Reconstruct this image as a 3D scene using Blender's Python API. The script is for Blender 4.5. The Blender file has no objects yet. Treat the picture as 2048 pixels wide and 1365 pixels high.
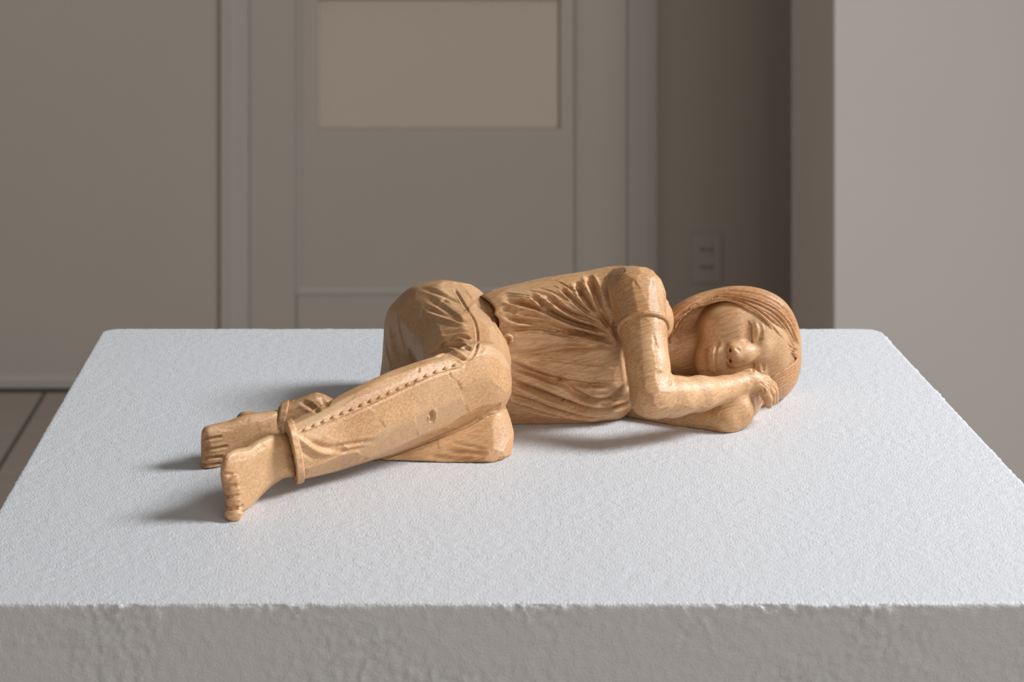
import bpy, math, random
import numpy as np
from mathutils import Vector
from mathutils.bvhtree import BVHTree
from mathutils.kdtree import KDTree

random.seed(7)
rng = np.random.default_rng(7)
SC = bpy.context.scene
COL = SC.collection

# ------------------------------------------------------------------ camera, world, light, exposure
F, U0, V0 = 4453.0, 801.0, -366.0          # focal length and principal point, in photo pixels (2048 x 1365)
HT = 0.3285                                # camera height above the plinth top
ZP = 1.0                                   # plinth height
cam_d = bpy.data.cameras.new('camera')
cam = bpy.data.objects.new('camera', cam_d)
COL.objects.link(cam)
SC.camera = cam
cam.location = (0, 0, ZP + HT)
cam.rotation_euler = (math.pi / 2, 0, 0)   # level view along +Y, shifted lens keeps verticals vertical
cam_d.sensor_width = 36
cam_d.lens = F / 2048 * 36
cam_d.shift_x = (1024 - U0) / 2048
cam_d.shift_y = (V0 - 682.5) / 2048
cam_d.clip_start = 0.05
cam_d.dof.use_dof = True
cam_d.dof.focus_distance = 1.15
cam_d.dof.aperture_fstop = 21

w = bpy.data.worlds.new('world')
SC.world = w
w.use_nodes = True
w.node_tree.nodes['Background'].inputs[0].default_value = (1.0, 0.955, 0.90, 1)
w.node_tree.nodes['Background'].inputs[1].default_value = 0.16

def area(name, loc, target, sx, sy, power, col):
    d = bpy.data.lights.new(name, 'AREA')
    d.shape = 'RECTANGLE'; d.size = sx; d.size_y = sy; d.energy = power; d.color = col
    o = bpy.data.objects.new(name, d); COL.objects.link(o)
    o.location = loc
    o.rotation_euler = (Vector(target) - Vector(loc)).to_track_quat('-Z', 'Y').to_euler()
    return o
area('window_light', (1.64, 1.24, 2.20), (0.05, 1.15, 1.02), 0.70, 0.6, 66, (0.92, 0.96, 1.0))
area('fill_light', (1.3, -1.7, 2.0), (0.1, 2.0, 1.0), 2.2, 1.6, 38, (1.0, 0.95, 0.89))  # added fill behind the camera to brighten front faces, not a known lamp

SC.view_settings.view_transform = 'Standard'
SC.view_settings.look = 'None'
SC.view_settings.exposure = 0.0
SC.view_settings.gamma = 1.0
SC.view_settings.use_curve_mapping = False

# ------------------------------------------------------------------ helpers
def tag(o, label=None, cat=None, group=None, kind=None):
    if label: o['label'] = label
    if cat: o['category'] = cat
    if group: o['group'] = group
    if kind: o['kind'] = kind
    return o

def link(name, me, mat=None, parent=None, loc=None):
    o = bpy.data.objects.new(name, me)
    COL.objects.link(o)
    if mat is not None and me is not None and not me.materials: me.materials.append(mat)
    if parent is not None: o.parent = parent
    if loc is not None: o.location = loc
    return o

def quads_mesh(name, V, Q, smooth=True):
    me = bpy.data.meshes.new(name)
    V = np.asarray(V, np.float32); Q = np.asarray(Q, np.int32)
    n = Q.shape[1]
    me.vertices.add(len(V)); me.vertices.foreach_set('co', V.ravel())
    me.loops.add(Q.size); me.loops.foreach_set('vertex_index', Q.ravel())
    me.polygons.add(len(Q))
    me.polygons.foreach_set('loop_start', np.arange(0, Q.size, n, dtype=np.int32))
    me.polygons.foreach_set('loop_total', np.full(len(Q), n, np.int32))
    me.polygons.foreach_set('use_smooth', np.full(len(Q), smooth))
    me.update(calc_edges=True)
    return me

def box_mesh(name, boxes, bevel=0.0):
    """boxes: list of (x0,y0,z0,x1,y1,z1); joined in one mesh, optional bevel"""
    import bmesh
    bm = bmesh.new()
    for (x0, y0, z0, x1, y1, z1) in boxes:
        vs = [bm.verts.new(p) for p in ((x0,y0,z0),(x1,y0,z0),(x1,y1,z0),(x0,y1,z0),(x0,y0,z1),(x1,y0,z1),(x1,y1,z1),(x0,y1,z1))]
        for f in ((3,2,1,0),(4,5,6,7),(0,1,5,4),(1,2,6,5),(2,3,7,6),(3,0,4,7)):
            bm.faces.new([vs[i] for i in f])
    if bevel:
        bmesh.ops.bevel(bm, geom=list(bm.edges), offset=bevel, segments=2, affect='EDGES', profile=0.5)
    me = bpy.data.meshes.new(name); bm.to_mesh(me); bm.free()
    return me

def prism_mesh(name, prof, a0, a1, axis='z', smooth=False):
    """closed profile [(p,q)...] swept straight along an axis. axis z: (p,q)->(x,y); axis x: (p,q)->(y,z)"""
    n = len(prof); V = []; Fc = []
    for a in (a0, a1):
        for p, q in prof:
            V.append((p, q, a) if axis == 'z' else (a, p, q))
    for i in range(n):
        j = (i + 1) % n
        Fc.append((i, j, n + j, n + i))
    Fc.append(tuple(range(n))[::-1]); Fc.append(tuple(range(n, 2 * n)))
    me = bpy.data.meshes.new(name); me.from_pydata(V, [], Fc); me.update()
    import bmesh
    bm = bmesh.new(); bm.from_mesh(me); bmesh.ops.recalc_face_normals(bm, faces=bm.faces); bm.to_mesh(me); bm.free()
    return me

# ------------------------------------------------------------------ materials
def nodes_of(name):
    m = bpy.data.materials.new(name); m.use_nodes = True
    nt = m.node_tree
    return m, nt, nt.nodes['Principled BSDF']

def N(nt, t, **kw):
    n = nt.nodes.new(t)
    for k, v in kw.items():
        if k.startswith('i_'):
            key = k[2:]
            n.inputs[int(key) if key.isdigit() else key].default_value = v
        else: setattr(n, k, v)
    return n

def paint(name, col, rough=0.5, bump_scale=0, bump=0.0, spec=0.5, var=0.03, detail=3):
    m, nt, b = nodes_of(name)
    tc = N(nt, 'ShaderNodeTexCoord')
    nz = N(nt, 'ShaderNodeTexNoise', i_Scale=3.0, i_Detail=4.0)
    nt.links.new(tc.outputs['Object'], nz.inputs['Vector'])
    mx = N(nt, 'ShaderNodeMix', data_type='RGBA')
    mx.inputs['A'].default_value = tuple(c * (1 - var) for c in col) + (1,)
    mx.inputs['B'].default_value = tuple(min(1, c * (1 + var)) for c in col) + (1,)
    nt.links.new(nz.outputs['Fac'], mx.inputs['Factor'])
    nt.links.new(mx.outputs['Result'], b.inputs['Base Color'])
    b.inputs['Roughness'].default_value = rough
    b.inputs['Specular IOR Level'].default_value = spec
    if bump:
        n2 = N(nt, 'ShaderNodeTexNoise', i_Scale=bump_scale, i_Detail=float(detail), i_Roughness=0.55)
        nt.links.new(tc.outputs['Object'], n2.inputs['Vector'])
        bp = N(nt, 'ShaderNodeBump', i_Strength=bump, i_Distance=0.0006)
        nt.links.new(n2.outputs['Fac'], bp.inputs['Height'])
        nt.links.new(bp.outputs['Normal'], b.inputs['Normal'])
    return m

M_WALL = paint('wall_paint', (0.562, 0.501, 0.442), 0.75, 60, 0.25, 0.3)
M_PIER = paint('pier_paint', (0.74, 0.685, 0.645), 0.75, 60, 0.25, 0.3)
M_TRIM = paint('trim_paint', (0.570, 0.525, 0.472), 0.38, 40, 0.1, 0.5)
M_DOOR = paint('door_paint', (0.544, 0.489, 0.419), 0.45, 40, 0.1, 0.5)
M_PANE = paint('door_glass_cover', (0.692, 0.588, 0.493), 0.5, 0, 0, 0.5)
M_PLATE = paint('outlet_plastic', (0.532, 0.494, 0.441), 0.4)
M_SOCK = paint('outlet_socket_dark', (0.277, 0.246, 0.208), 0.5)
M_TILE = paint('floor_tile', (0.474, 0.398, 0.339), 0.4, 50, 0.15, 0.5, 0.06)
M_GROUT = paint('tile_grout', (0.154, 0.135, 0.123), 0.9, 120, 0.3, 0.2, 0.1)
M_PLINTH = paint('plinth_roller_paint', (0.605, 0.605, 0.618), 0.40, 1000, 1.0, 0.5, 0.01)

def wood(name, tint=(1, 1, 1), rough=0.46):
    m, nt, b = nodes_of(name)
    L = nt.links.new
    tc = N(nt, 'ShaderNodeTexCoord')
    mp = N(nt, 'ShaderNodeMapping')
    mp.inputs['Rotation'].default_value = (0.0, 0.30, 0.0)
    L(tc.outputs['Object'], mp.inputs['Vector'])
    # broad tone
    n1 = N(nt, 'ShaderNodeTexNoise', i_Scale=28.0, i_Detail=3.0)
    L(mp.outputs['Vector'], n1.inputs['Vector'])
    # grain streaks: stretched along X
    st = N(nt, 'ShaderNodeMapping'); st.inputs['Scale'].default_value = (45, 1000, 1000)
    L(mp.outputs['Vector'], st.inputs['Vector'])
    n2 = N(nt, 'ShaderNodeTexNoise', i_Scale=1.0, i_Detail=4.0, i_Roughness=0.6)
    L(st.outputs['Vector'], n2.inputs['Vector'])
    # pores: fine short dark dashes
    st2 = N(nt, 'ShaderNodeMapping'); st2.inputs['Scale'].default_value = (170, 2600, 2600)
    L(mp.outputs['Vector'], st2.inputs['Vector'])
    n3 = N(nt, 'ShaderNodeTexNoise', i_Scale=1.0, i_Detail=2.0)
    L(st2.outputs['Vector'], n3.inputs['Vector'])
    r1 = N(nt, 'ShaderNodeValToRGB')
    e = r1.color_ramp.elements
    e[0].position = 0.33; e[0].color = (0.36 * tint[0], 0.158 * tint[1], 0.053 * tint[2], 1)
    e[1].position = 0.66; e[1].color = (0.66 * tint[0], 0.402 * tint[1], 0.206 * tint[2], 1)
    mixn = N(nt, 'ShaderNodeMath', operation='MULTIPLY_ADD'); mixn.inputs[1].default_value = 0.55
    L(n2.outputs['Fac'], mixn.inputs[0])
    h1 = N(nt, 'ShaderNodeMath', operation='MULTIPLY'); h1.inputs[1].default_value = 0.45
    L(n1.outputs['Fac'], h1.inputs[0]); L(h1.outputs[0], mixn.inputs[2])
    L(mixn.outputs[0], r1.inputs['Fac'])
    # cut tone: how each chisel cut took the oil
    at = N(nt, 'ShaderNodeAttribute', attribute_name='cut_tone')
    mx = N(nt, 'ShaderNodeMix', data_type='RGBA'); mx.inputs['B'].default_value = (0.54 * tint[0], 0.355 * tint[1], 0.205 * tint[2], 1)
    L(at.outputs['Fac'], mx.inputs['Factor']); L(r1.outputs['Color'], mx.inputs['A'])
    rp = N(nt, 'ShaderNodeValToRGB')
    rp.color_ramp.elements[0].position = 0.27; rp.color_ramp.elements[0].color = (0.45, 0.45, 0.45, 1)
    rp.color_ramp.elements[1].position = 0.42; rp.color_ramp.elements[1].color = (1, 1, 1, 1)
    L(n3.outputs['Fac'], rp.inputs['Fac'])
    mu = N(nt, 'ShaderNodeMix', data_type='RGBA', blend_type='MULTIPLY'); mu.inputs['Factor'].default_value = 0.65
    L(mx.outputs['Result'], mu.inputs['A']); L(rp.outputs['Color'], mu.inputs['B'])
    L(mu.outputs['Result'], b.inputs['Base Color'])
    b.inputs['Roughness'].default_value = rough
    b.inputs['Specular IOR Level'].default_value = 0.5
    ad = N(nt, 'ShaderNodeMath', operation='MULTIPLY_ADD'); ad.inputs[1].default_value = 0.6
    L(n2.outputs['Fac'], ad.inputs[0]); L(rp.outputs['Color'], ad.inputs[2])
    bp = N(nt, 'ShaderNodeBump', i_Strength=0.5, i_Distance=0.0003)
    L(ad.outputs[0], bp.inputs['Height']); L(bp.outputs['Normal'], b.inputs['Normal'])
    return m
M_WOOD = wood('carved_wood')
M_HAIR = wood('carved_wood_hair', (0.97, 0.93, 0.90))
M_DARK = paint('wood_hollow', (0.30, 0.16, 0.07), 0.6)

# ------------------------------------------------------------------ setting
ZW = 5.19                                   # back wall distance
FLOOR = 0.0
def wx(u, Z): return (u - U0) / F * Z
def wz(v, Z): return ZP + HT - (v - V0) / F * Z

floor_me = box_mesh('floor', [(-3.0, -1.5, -0.06, 3.0, ZW + 0.3, -0.004)])
floor = tag(link('floor', floor_me, M_GROUT), kind='structure')
T = 0.315; G = 0.010
tile_me = box_mesh('tile', [(-T/2 + G/2, -T/2 + G/2, -0.012, T/2 - G/2, T/2 - G/2, 0.0)], 0.0015)
tile_me.materials.append(M_TILE)
gx = wx(97, ZW)                              # the grout line seen left of the plinth
for iy in range(17):
    for ix in range(-6, 10):
        cy = 4.507 + T * 1.5 - T * iy
        o = link('tile', tile_me, parent=floor, loc=(gx + T * (ix + 0.5), cy, 0.0))
# back wall with the doorway cut out, so the door leaf sits in it
DU0, DU1 = 498, 1255
dx0, dx1 = wx(DU0, ZW), wx(DU1, ZW)
DTOP = 2.02
wall_back = tag(link('wall_back', box_mesh('wall_back', [
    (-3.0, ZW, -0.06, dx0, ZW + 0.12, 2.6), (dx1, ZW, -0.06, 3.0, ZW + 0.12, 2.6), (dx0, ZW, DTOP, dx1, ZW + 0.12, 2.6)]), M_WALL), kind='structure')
# right: a nearer pier of wall, seen with its return face
Z1, Z2 = 4.2, 4.66
px = wx(1668, Z1)
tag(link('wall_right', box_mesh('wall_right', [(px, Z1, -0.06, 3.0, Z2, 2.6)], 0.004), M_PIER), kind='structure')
tag(link('wall_left', box_mesh('wall_left', [(-3.1, -1.5, -0.06, -3.0, ZW + 0.3, 2.6)]), M_WALL), kind='structure')
# baseboard
cx0 = wx(443, ZW); cx1 = wx(1312, ZW)
bh = wz(748, ZW)
def bb_prof(h, d=0.014): return [(ZW, 0.0), (ZW - d, 0.0), (ZW - d, h - 0.012), (ZW - d * 0.5, h - 0.003), (ZW, h)]
tag(link('baseboard_left', prism_mesh('baseboard_left', bb_prof(bh), -3.0, cx0, 'x'), M_TRIM), kind='structure')
tag(link('baseboard_right', prism_mesh('baseboard_right', bb_prof(bh), cx1, 3.0, 'x'), M_TRIM), kind='structure')
# casing left and right, stepped moulding profile
def casing(name, u_out, u_in, sgn):
    xo, xi = wx(u_out, ZW), wx(u_in, ZW)
    W = abs(xi - xo)
    pr = [(xo, ZW), (xo, ZW - 0.022), (xo + sgn * W * 0.42, ZW - 0.026), (xo + sgn * W * 0.50, ZW - 0.024), (xo + sgn * W * 0.95, ZW - 0.006), (xi, ZW - 0.004), (xi, ZW + 0.03)]
    if sgn < 0: pr = pr
    return tag(link(name, prism_mesh(name, pr, 0.0, DTOP + 0.06, 'z'), M_TRIM), kind='structure')
casing('trim_1', 443, 498, 1)
casing('trim_2', 1312, 1255, -1)
tag(link('trim_3', box_mesh('trim_3', [(cx0, ZW - 0.022, DTOP, cx1, ZW + 0.03, DTOP + 0.06)], 0.003), M_TRIM), kind='structure')
# door leaf: stiles, rails, bead moulding, recessed panel with a paper-backed pane
door = bpy.data.objects.new('door_1', None); COL.objects.link(door)
door.location = ((dx0 + dx1) / 2, ZW, 0)
tag(door, kind='structure')
ox, oy = door.location.x, ZW
yf = 0.003                                    # leaf front, relative to the wall face
def dbx(u0, v0, u1, v1, y0, y1):
    return (wx(u0, ZW) - ox, y0, wz(v1, ZW), wx(u1, ZW) - ox, y1, wz(v0, ZW))
ztop_v = -366 - (DTOP - 1.3285) / ZW * F
vfloor = -366 + 1.3285 / ZW * F - 3
link('stile', box_mesh('stile', [dbx(498, ztop_v + 3, 592, vfloor, yf, yf + 0.04)], 0.002), M_DOOR, door)
link('stile', box_mesh('stile', [dbx(1160, ztop_v + 3, 1255, vfloor, yf, yf + 0.04)], 0.002), M_DOOR, door)
link('rail', box_mesh('rail', [dbx(594, 590, 1158, vfloor, yf, yf + 0.04)], 0.002), M_DOOR, door)
link('rail', box_mesh('rail', [dbx(594, ztop_v + 3, 1158, ztop_v + 110, yf, yf + 0.04)], 0.002), M_DOOR, door)
PU0, PU1, PV1 = 637, 1122, 259                # pane opening
PV0 = -4
pn = link('door_panel', box_mesh('door_panel', [dbx(594, PV1, 1158, 592, yf + 0.010, yf + 0.034),
     dbx(594, ztop_v + 108, PU0, PV1, yf + 0.010, yf + 0.034), dbx(PU1, ztop_v + 108, 1158, PV1, yf + 0.010, yf + 0.034),
     dbx(PU0, ztop_v + 108, PU1, PV0, yf + 0.002, yf + 0.034)]), M_DOOR, door)
link('pane', box_mesh('pane', [dbx(PU0 - 4, PV0 - 4, PU1 + 4, PV1 + 4, yf + 0.030, yf + 0.036)]), M_PANE, pn)
# bead round the panel
zb0, zb1 = wz(590, ZW), wz(ztop_v + 110, ZW)
xb0, xb1 = wx(592, ZW) - ox, wx(1160, ZW) - ox
r = 0.008
link('bead', prism_mesh('bead', [(xb0 - .001, yf + .02), (xb0 - .001, yf - .003), (xb0 + .006, yf - .005), (xb0 + .012, yf + .001), (xb0 + .016, yf + .02)], zb0, zb1, 'z'), M_TRIM, door)
link('bead', prism_mesh('bead', [(xb1 + .001, yf + .02), (xb1 + .001, yf - .003), (xb1 - .006, yf - .005), (xb1 - .012, yf + .001), (xb1 - .016, yf + .02)], zb0, zb1, 'z'), M_TRIM, door)
link('bead', prism_mesh('bead', [(yf + .02, zb0 - .001), (yf - .004, zb0 - .001), (yf - .006, zb0 + .006), (yf + .004, zb0 + .018), (yf + .02, zb0 + .021)], xb0, xb1, 'x'), M_TRIM, door)

# outlet on the back wall
oxc, ozc = wx(1412, ZW), wz(516, ZW)
outlet = bpy.data.objects.new('wall_outlet', None); COL.objects.link(outlet)
outlet.location = (oxc, ZW, ozc)
tag(outlet, 'pale plastic double wall outlet low on the back wall right of the door', 'outlet')
link('cover_plate', box_mesh('cover_plate', [(-0.036, -0.007, -0.058, 0.036, 0.0, 0.058)], 0.003), M_PLATE, outlet)
for dz in (0.0205, -0.0205):
    s = link('socket', box_mesh('socket', [(-0.017, -0.0085, dz - 0.0145, 0.017, -0.004, dz + 0.0145)], 0.002), M_PLATE, outlet)
    link('slot', box_mesh('slot', [(-0.014, -0.0089, dz - 0.004, -0.0085, -0.0075, dz + 0.006), (0.0085, -0.0089, dz - 0.004, 0.014, -0.0075, dz + 0.005), (-0.009, -0.0088, dz - 0.002, 0.009, -0.0075, dz + 0.003)]), M_SOCK, s)

# ------------------------------------------------------------------ plinth: rounded box, roller-stippled paint as real relief
def vnoise(P, scale, seed):
    """value noise on points P (n,3)"""
    q = P * scale + 1000.0
    i = np.floor(q).astype(np.int64); f = q - i
    f = f * f * (3 - 2 * f)
    out = np.zeros(len(P))
    for dx in (0, 1):
        for dy in (0, 1):
            for dz in (0, 1):
                hsh = ((i[:, 0] + dx) * 73856093) ^ ((i[:, 1] + dy) * 19349663) ^ ((i[:, 2] + dz) * 83492791) ^ (seed * 2654435)
                hsh = (hsh ^ (hsh >> 13)) * 1274126177 & 0x7fffffff
                hsh = hsh ^ (hsh >> 16)
                val = (hsh & 0xffff) / 65535.0
                wgt = (f[:, 0] if dx else 1 - f[:, 0]) * (f[:, 1] if dy else 1 - f[:, 1]) * (f[:, 2] if dz else 1 - f[:, 2])
                out += val * wgt
    return out * 2 - 1

PX0, PX1, PY0, PY1 = -0.1911, 0.3078, 0.930, 1.430
def plinth():
    rr = 0.0022
    hx, hy = (PX1 - PX0) / 2, (PY1 - PY0) / 2
    step = 0.0011
    xs = np.concatenate([[0, .0006, .0013, .002, .003], np.arange(.004, 2 * hx - .004, step), 2 * hx - np.array([.003, .002, .0013, .0006, 0])]) - hx
    ys = np.concatenate([[0, .0006, .0013, .002, .003], np.arange(.004, 2 * hy - .004, step), 2 * hy - np.array([.003, .002, .0013, .0006, 0])]) - hy
    zs = -np.concatenate([[0, .0006, .0013, .002, .003], np.arange(.004, 0.05, step), np.array([0.06, 0.1, 0.3, 0.7, 0.95, 1.0])])
    Vs, Qs = [], []; base = 0
    def sheet(P, flip):
        nonlocal base
        a, b = P.shape[:2]
        idx = np.arange(a * b).reshape(a, b) + base
        q = np.stack([idx[:-1, :-1], idx[1:, :-1], idx[1:, 1:], idx[:-1, 1:]], -1).reshape(-1, 4)
        if flip: q = q[:, ::-1]
        Vs.append(P.reshape(-1, 3)); Qs.append(q); base += a * b
    A, B = np.meshgrid(xs, ys, indexing='ij'); sheet(np.stack([A, B, 0 * A], -1), False)
    A, B = np.meshgrid(xs, zs, indexing='ij')
    sheet(np.stack([A, 0 * A - hy, B], -1), True)
    xc = np.concatenate([xs[:6], np.linspace(xs[6], xs[-7], 60), xs[-6:]])
    A, B = np.meshgrid(xc, zs, indexing='ij'); sheet(np.stack([A, 0 * A + hy, B], -1), False)
    yc = ys[::2] if len(ys) % 2 else np.concatenate([ys[::2], ys[-1:]])
    A, B = np.meshgrid(yc, zs, indexing='ij')
    sheet(np.stack([0 * A - hx, A, B], -1), False); sheet(np.stack([0 * A + hx, A, B], -1), True)
    V = np.concatenate(Vs); Q = np.concatenate(Qs)
    lo = np.array([-hx + rr, -hy + rr, -1 + 0.0]); hi = np.array([hx - rr, hy - rr, -rr])
    # back corners are worn rounder
    inner = np.clip(V, lo, hi); d = V - inner
    ln = np.linalg.norm(d, axis=1, keepdims=True); nrm = d / np.maximum(ln, 1e-9)
    V = inner + nrm * rr
    # rounded vertical corners in plan
    R2 = 0.012
    ip = np.clip(V[:, :2], [-hx + R2, -hy + R2], [hx - R2, hy - R2]); dp = V[:, :2] - ip
    lp = np.linalg.norm(dp, axis=1); corner = (np.abs(dp[:, 0]) > 1e-9) & (np.abs(dp[:, 1]) > 1e-9)
    far = corner & (V[:, 1] > 0)
    m = np.maximum(np.abs(dp[:, 0]), np.abs(dp[:, 1]))
    V[far, :2] = ip[far] + dp[far] / lp[far, None] * np.minimum(m[far, None], R2)
    nz = vnoise(V, 400, 1) * 0.6 + vnoise(V, 760, 2) * 0.55
    patch = np.clip(0.75 + 0.9 * vnoise(V * np.array([1, 1, 2.2]), 28, 4), 0.35, 1.5)      # the roller left rough and smooth patches
    patch = np.where(nrm[:, 2] > 0.7, 0.8 + 0.25 * patch, patch)
    nz = nz * patch + vnoise(V, 150, 3) * 0.25
    side = np.where(nrm[:, 2] > 0.7, 0.00019, 0.0009)
    V = V + nrm * (nz * side)[:, None]
    V[:, 2] = np.where(V[:, 2] > -0.5, V[:, 2], V[:, 2])
    me = quads_mesh('plinth', V, Q)
    o = link('plinth', me, M_PLINTH, loc=((PX0 + PX1) / 2, (PY0 + PY1) / 2, ZP))
    return tag(o, 'white roller-painted square display plinth under the carved wooden figure', 'plinth')
plinth()

# ------------------------------------------------------------------ sculpting kit: distance fields on a grid -> mesh, all in millimetres
# sculpture millimetres: x right, y distance from the camera, z above the plinth top
HMM = HT * 1000
def S(u, v, Z): return np.array([(u - U0) / F * Z, Z, HMM - (v - V0) / F * Z])

def catmull(P, closed=True, n=6):
    P = np.asarray(P, float); out = []
    m = len(P)
    for i in range(m if closed else m - 1):
        g = (lambda k: P[k % m]) if closed else (lambda k: P[min(max(k, 0), m - 1)])
        p0, p1, p2, p3 = g(i - 1), g(i), g(i + 1), g(i + 2)
        for t in np.linspace(0, 1, n, endpoint=False):
            out.append(0.5 * ((2 * p1) + (-p0 + p2) * t + (2 * p0 - 5 * p1 + 4 * p2 - p3) * t * t + (-p0 + 3 * p1 - 3 * p2 + p3) * t ** 3))
    if not closed: out.append(P[-1])
    return np.array(out)

class Poly2:
    """signed distance raster of a smooth closed outline"""
    def __init__(s, pts, margin=90, step=3.0, n=5, blur=2):
        C = catmull(pts, True, n)
        s.lo = C.min(0) - margin; s.hi = C.max(0) + margin; s.step = step
        us = np.arange(s.lo[0], s.hi[0], step); vs = np.arange(s.lo[1], s.hi[1], step)
        Ug, Vg = np.meshgrid(us, vs, indexing='ij')
        d = np.full(Ug.shape, 1e9); inside = np.zeros(Ug.shape, bool)
        A = C; B = np.roll(C, -1, 0)
        for a, b in zip(A, B):
            ab = b - a; L = max(ab @ ab, 1e-9)
            t = np.clip(((Ug - a[0]) * ab[0] + (Vg - a[1]) * ab[1]) / L, 0, 1)
            d = np.minimum(d, (Ug - a[0] - t * ab[0]) ** 2 + (Vg - a[1] - t * ab[1]) ** 2)
            c = ((a[1] > Vg) != (b[1] > Vg)) & (Ug < (b[0] - a[0]) * (Vg - a[1]) / ((b[1] - a[1]) if abs(b[1] - a[1]) > 1e-9 else 1e-9) + a[0])
            inside ^= c
        d = np.sqrt(d); d[inside] *= -1
        s.depth = -d.min()
        for _ in range(blur):                      # soften the ridge deep inside only
            e = np.pad(d, 2, mode='edge')
            bl = sum(e[2 + i:e.shape[0] - 2 + i, 2 + j:e.shape[1] - 2 + j] for i in (-2, 0, 2) for j in (-2, 0, 2)) / 9
            wgt = np.clip((-d - 10) / 20, 0, 1)
            d = d * (1 - wgt) + bl * wgt
        s.d = d.astype(np.float32)
    def __call__(s, u, v):
        a = np.clip((u - s.lo[0]) / s.step, 0, s.d.shape[0] - 1.001); b = np.clip((v - s.lo[1]) / s.step, 0, s.d.shape[1] - 1.001)
        i = a.astype(np.int32); j = b.astype(np.int32); fa = a - i; fb = b - j
        d = s.d
        return (d[i, j] * (1 - fa) + d[i + 1, j] * fa) * (1 - fb) + (d[i, j + 1] * (1 - fa) + d[i + 1, j + 1] * fa) * fb

def axis(segs):
    """[(lo, hi, step), ...] -> coordinates"""
    out = []
    for lo, hi, h in segs:
        n = max(1, int(round((hi - lo) / h)))
        out.append(np.linspace(lo, hi, n, endpoint=False))
    out.append([segs[-1][1]])
    return np.concatenate(out).astype(np.float32)

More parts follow.
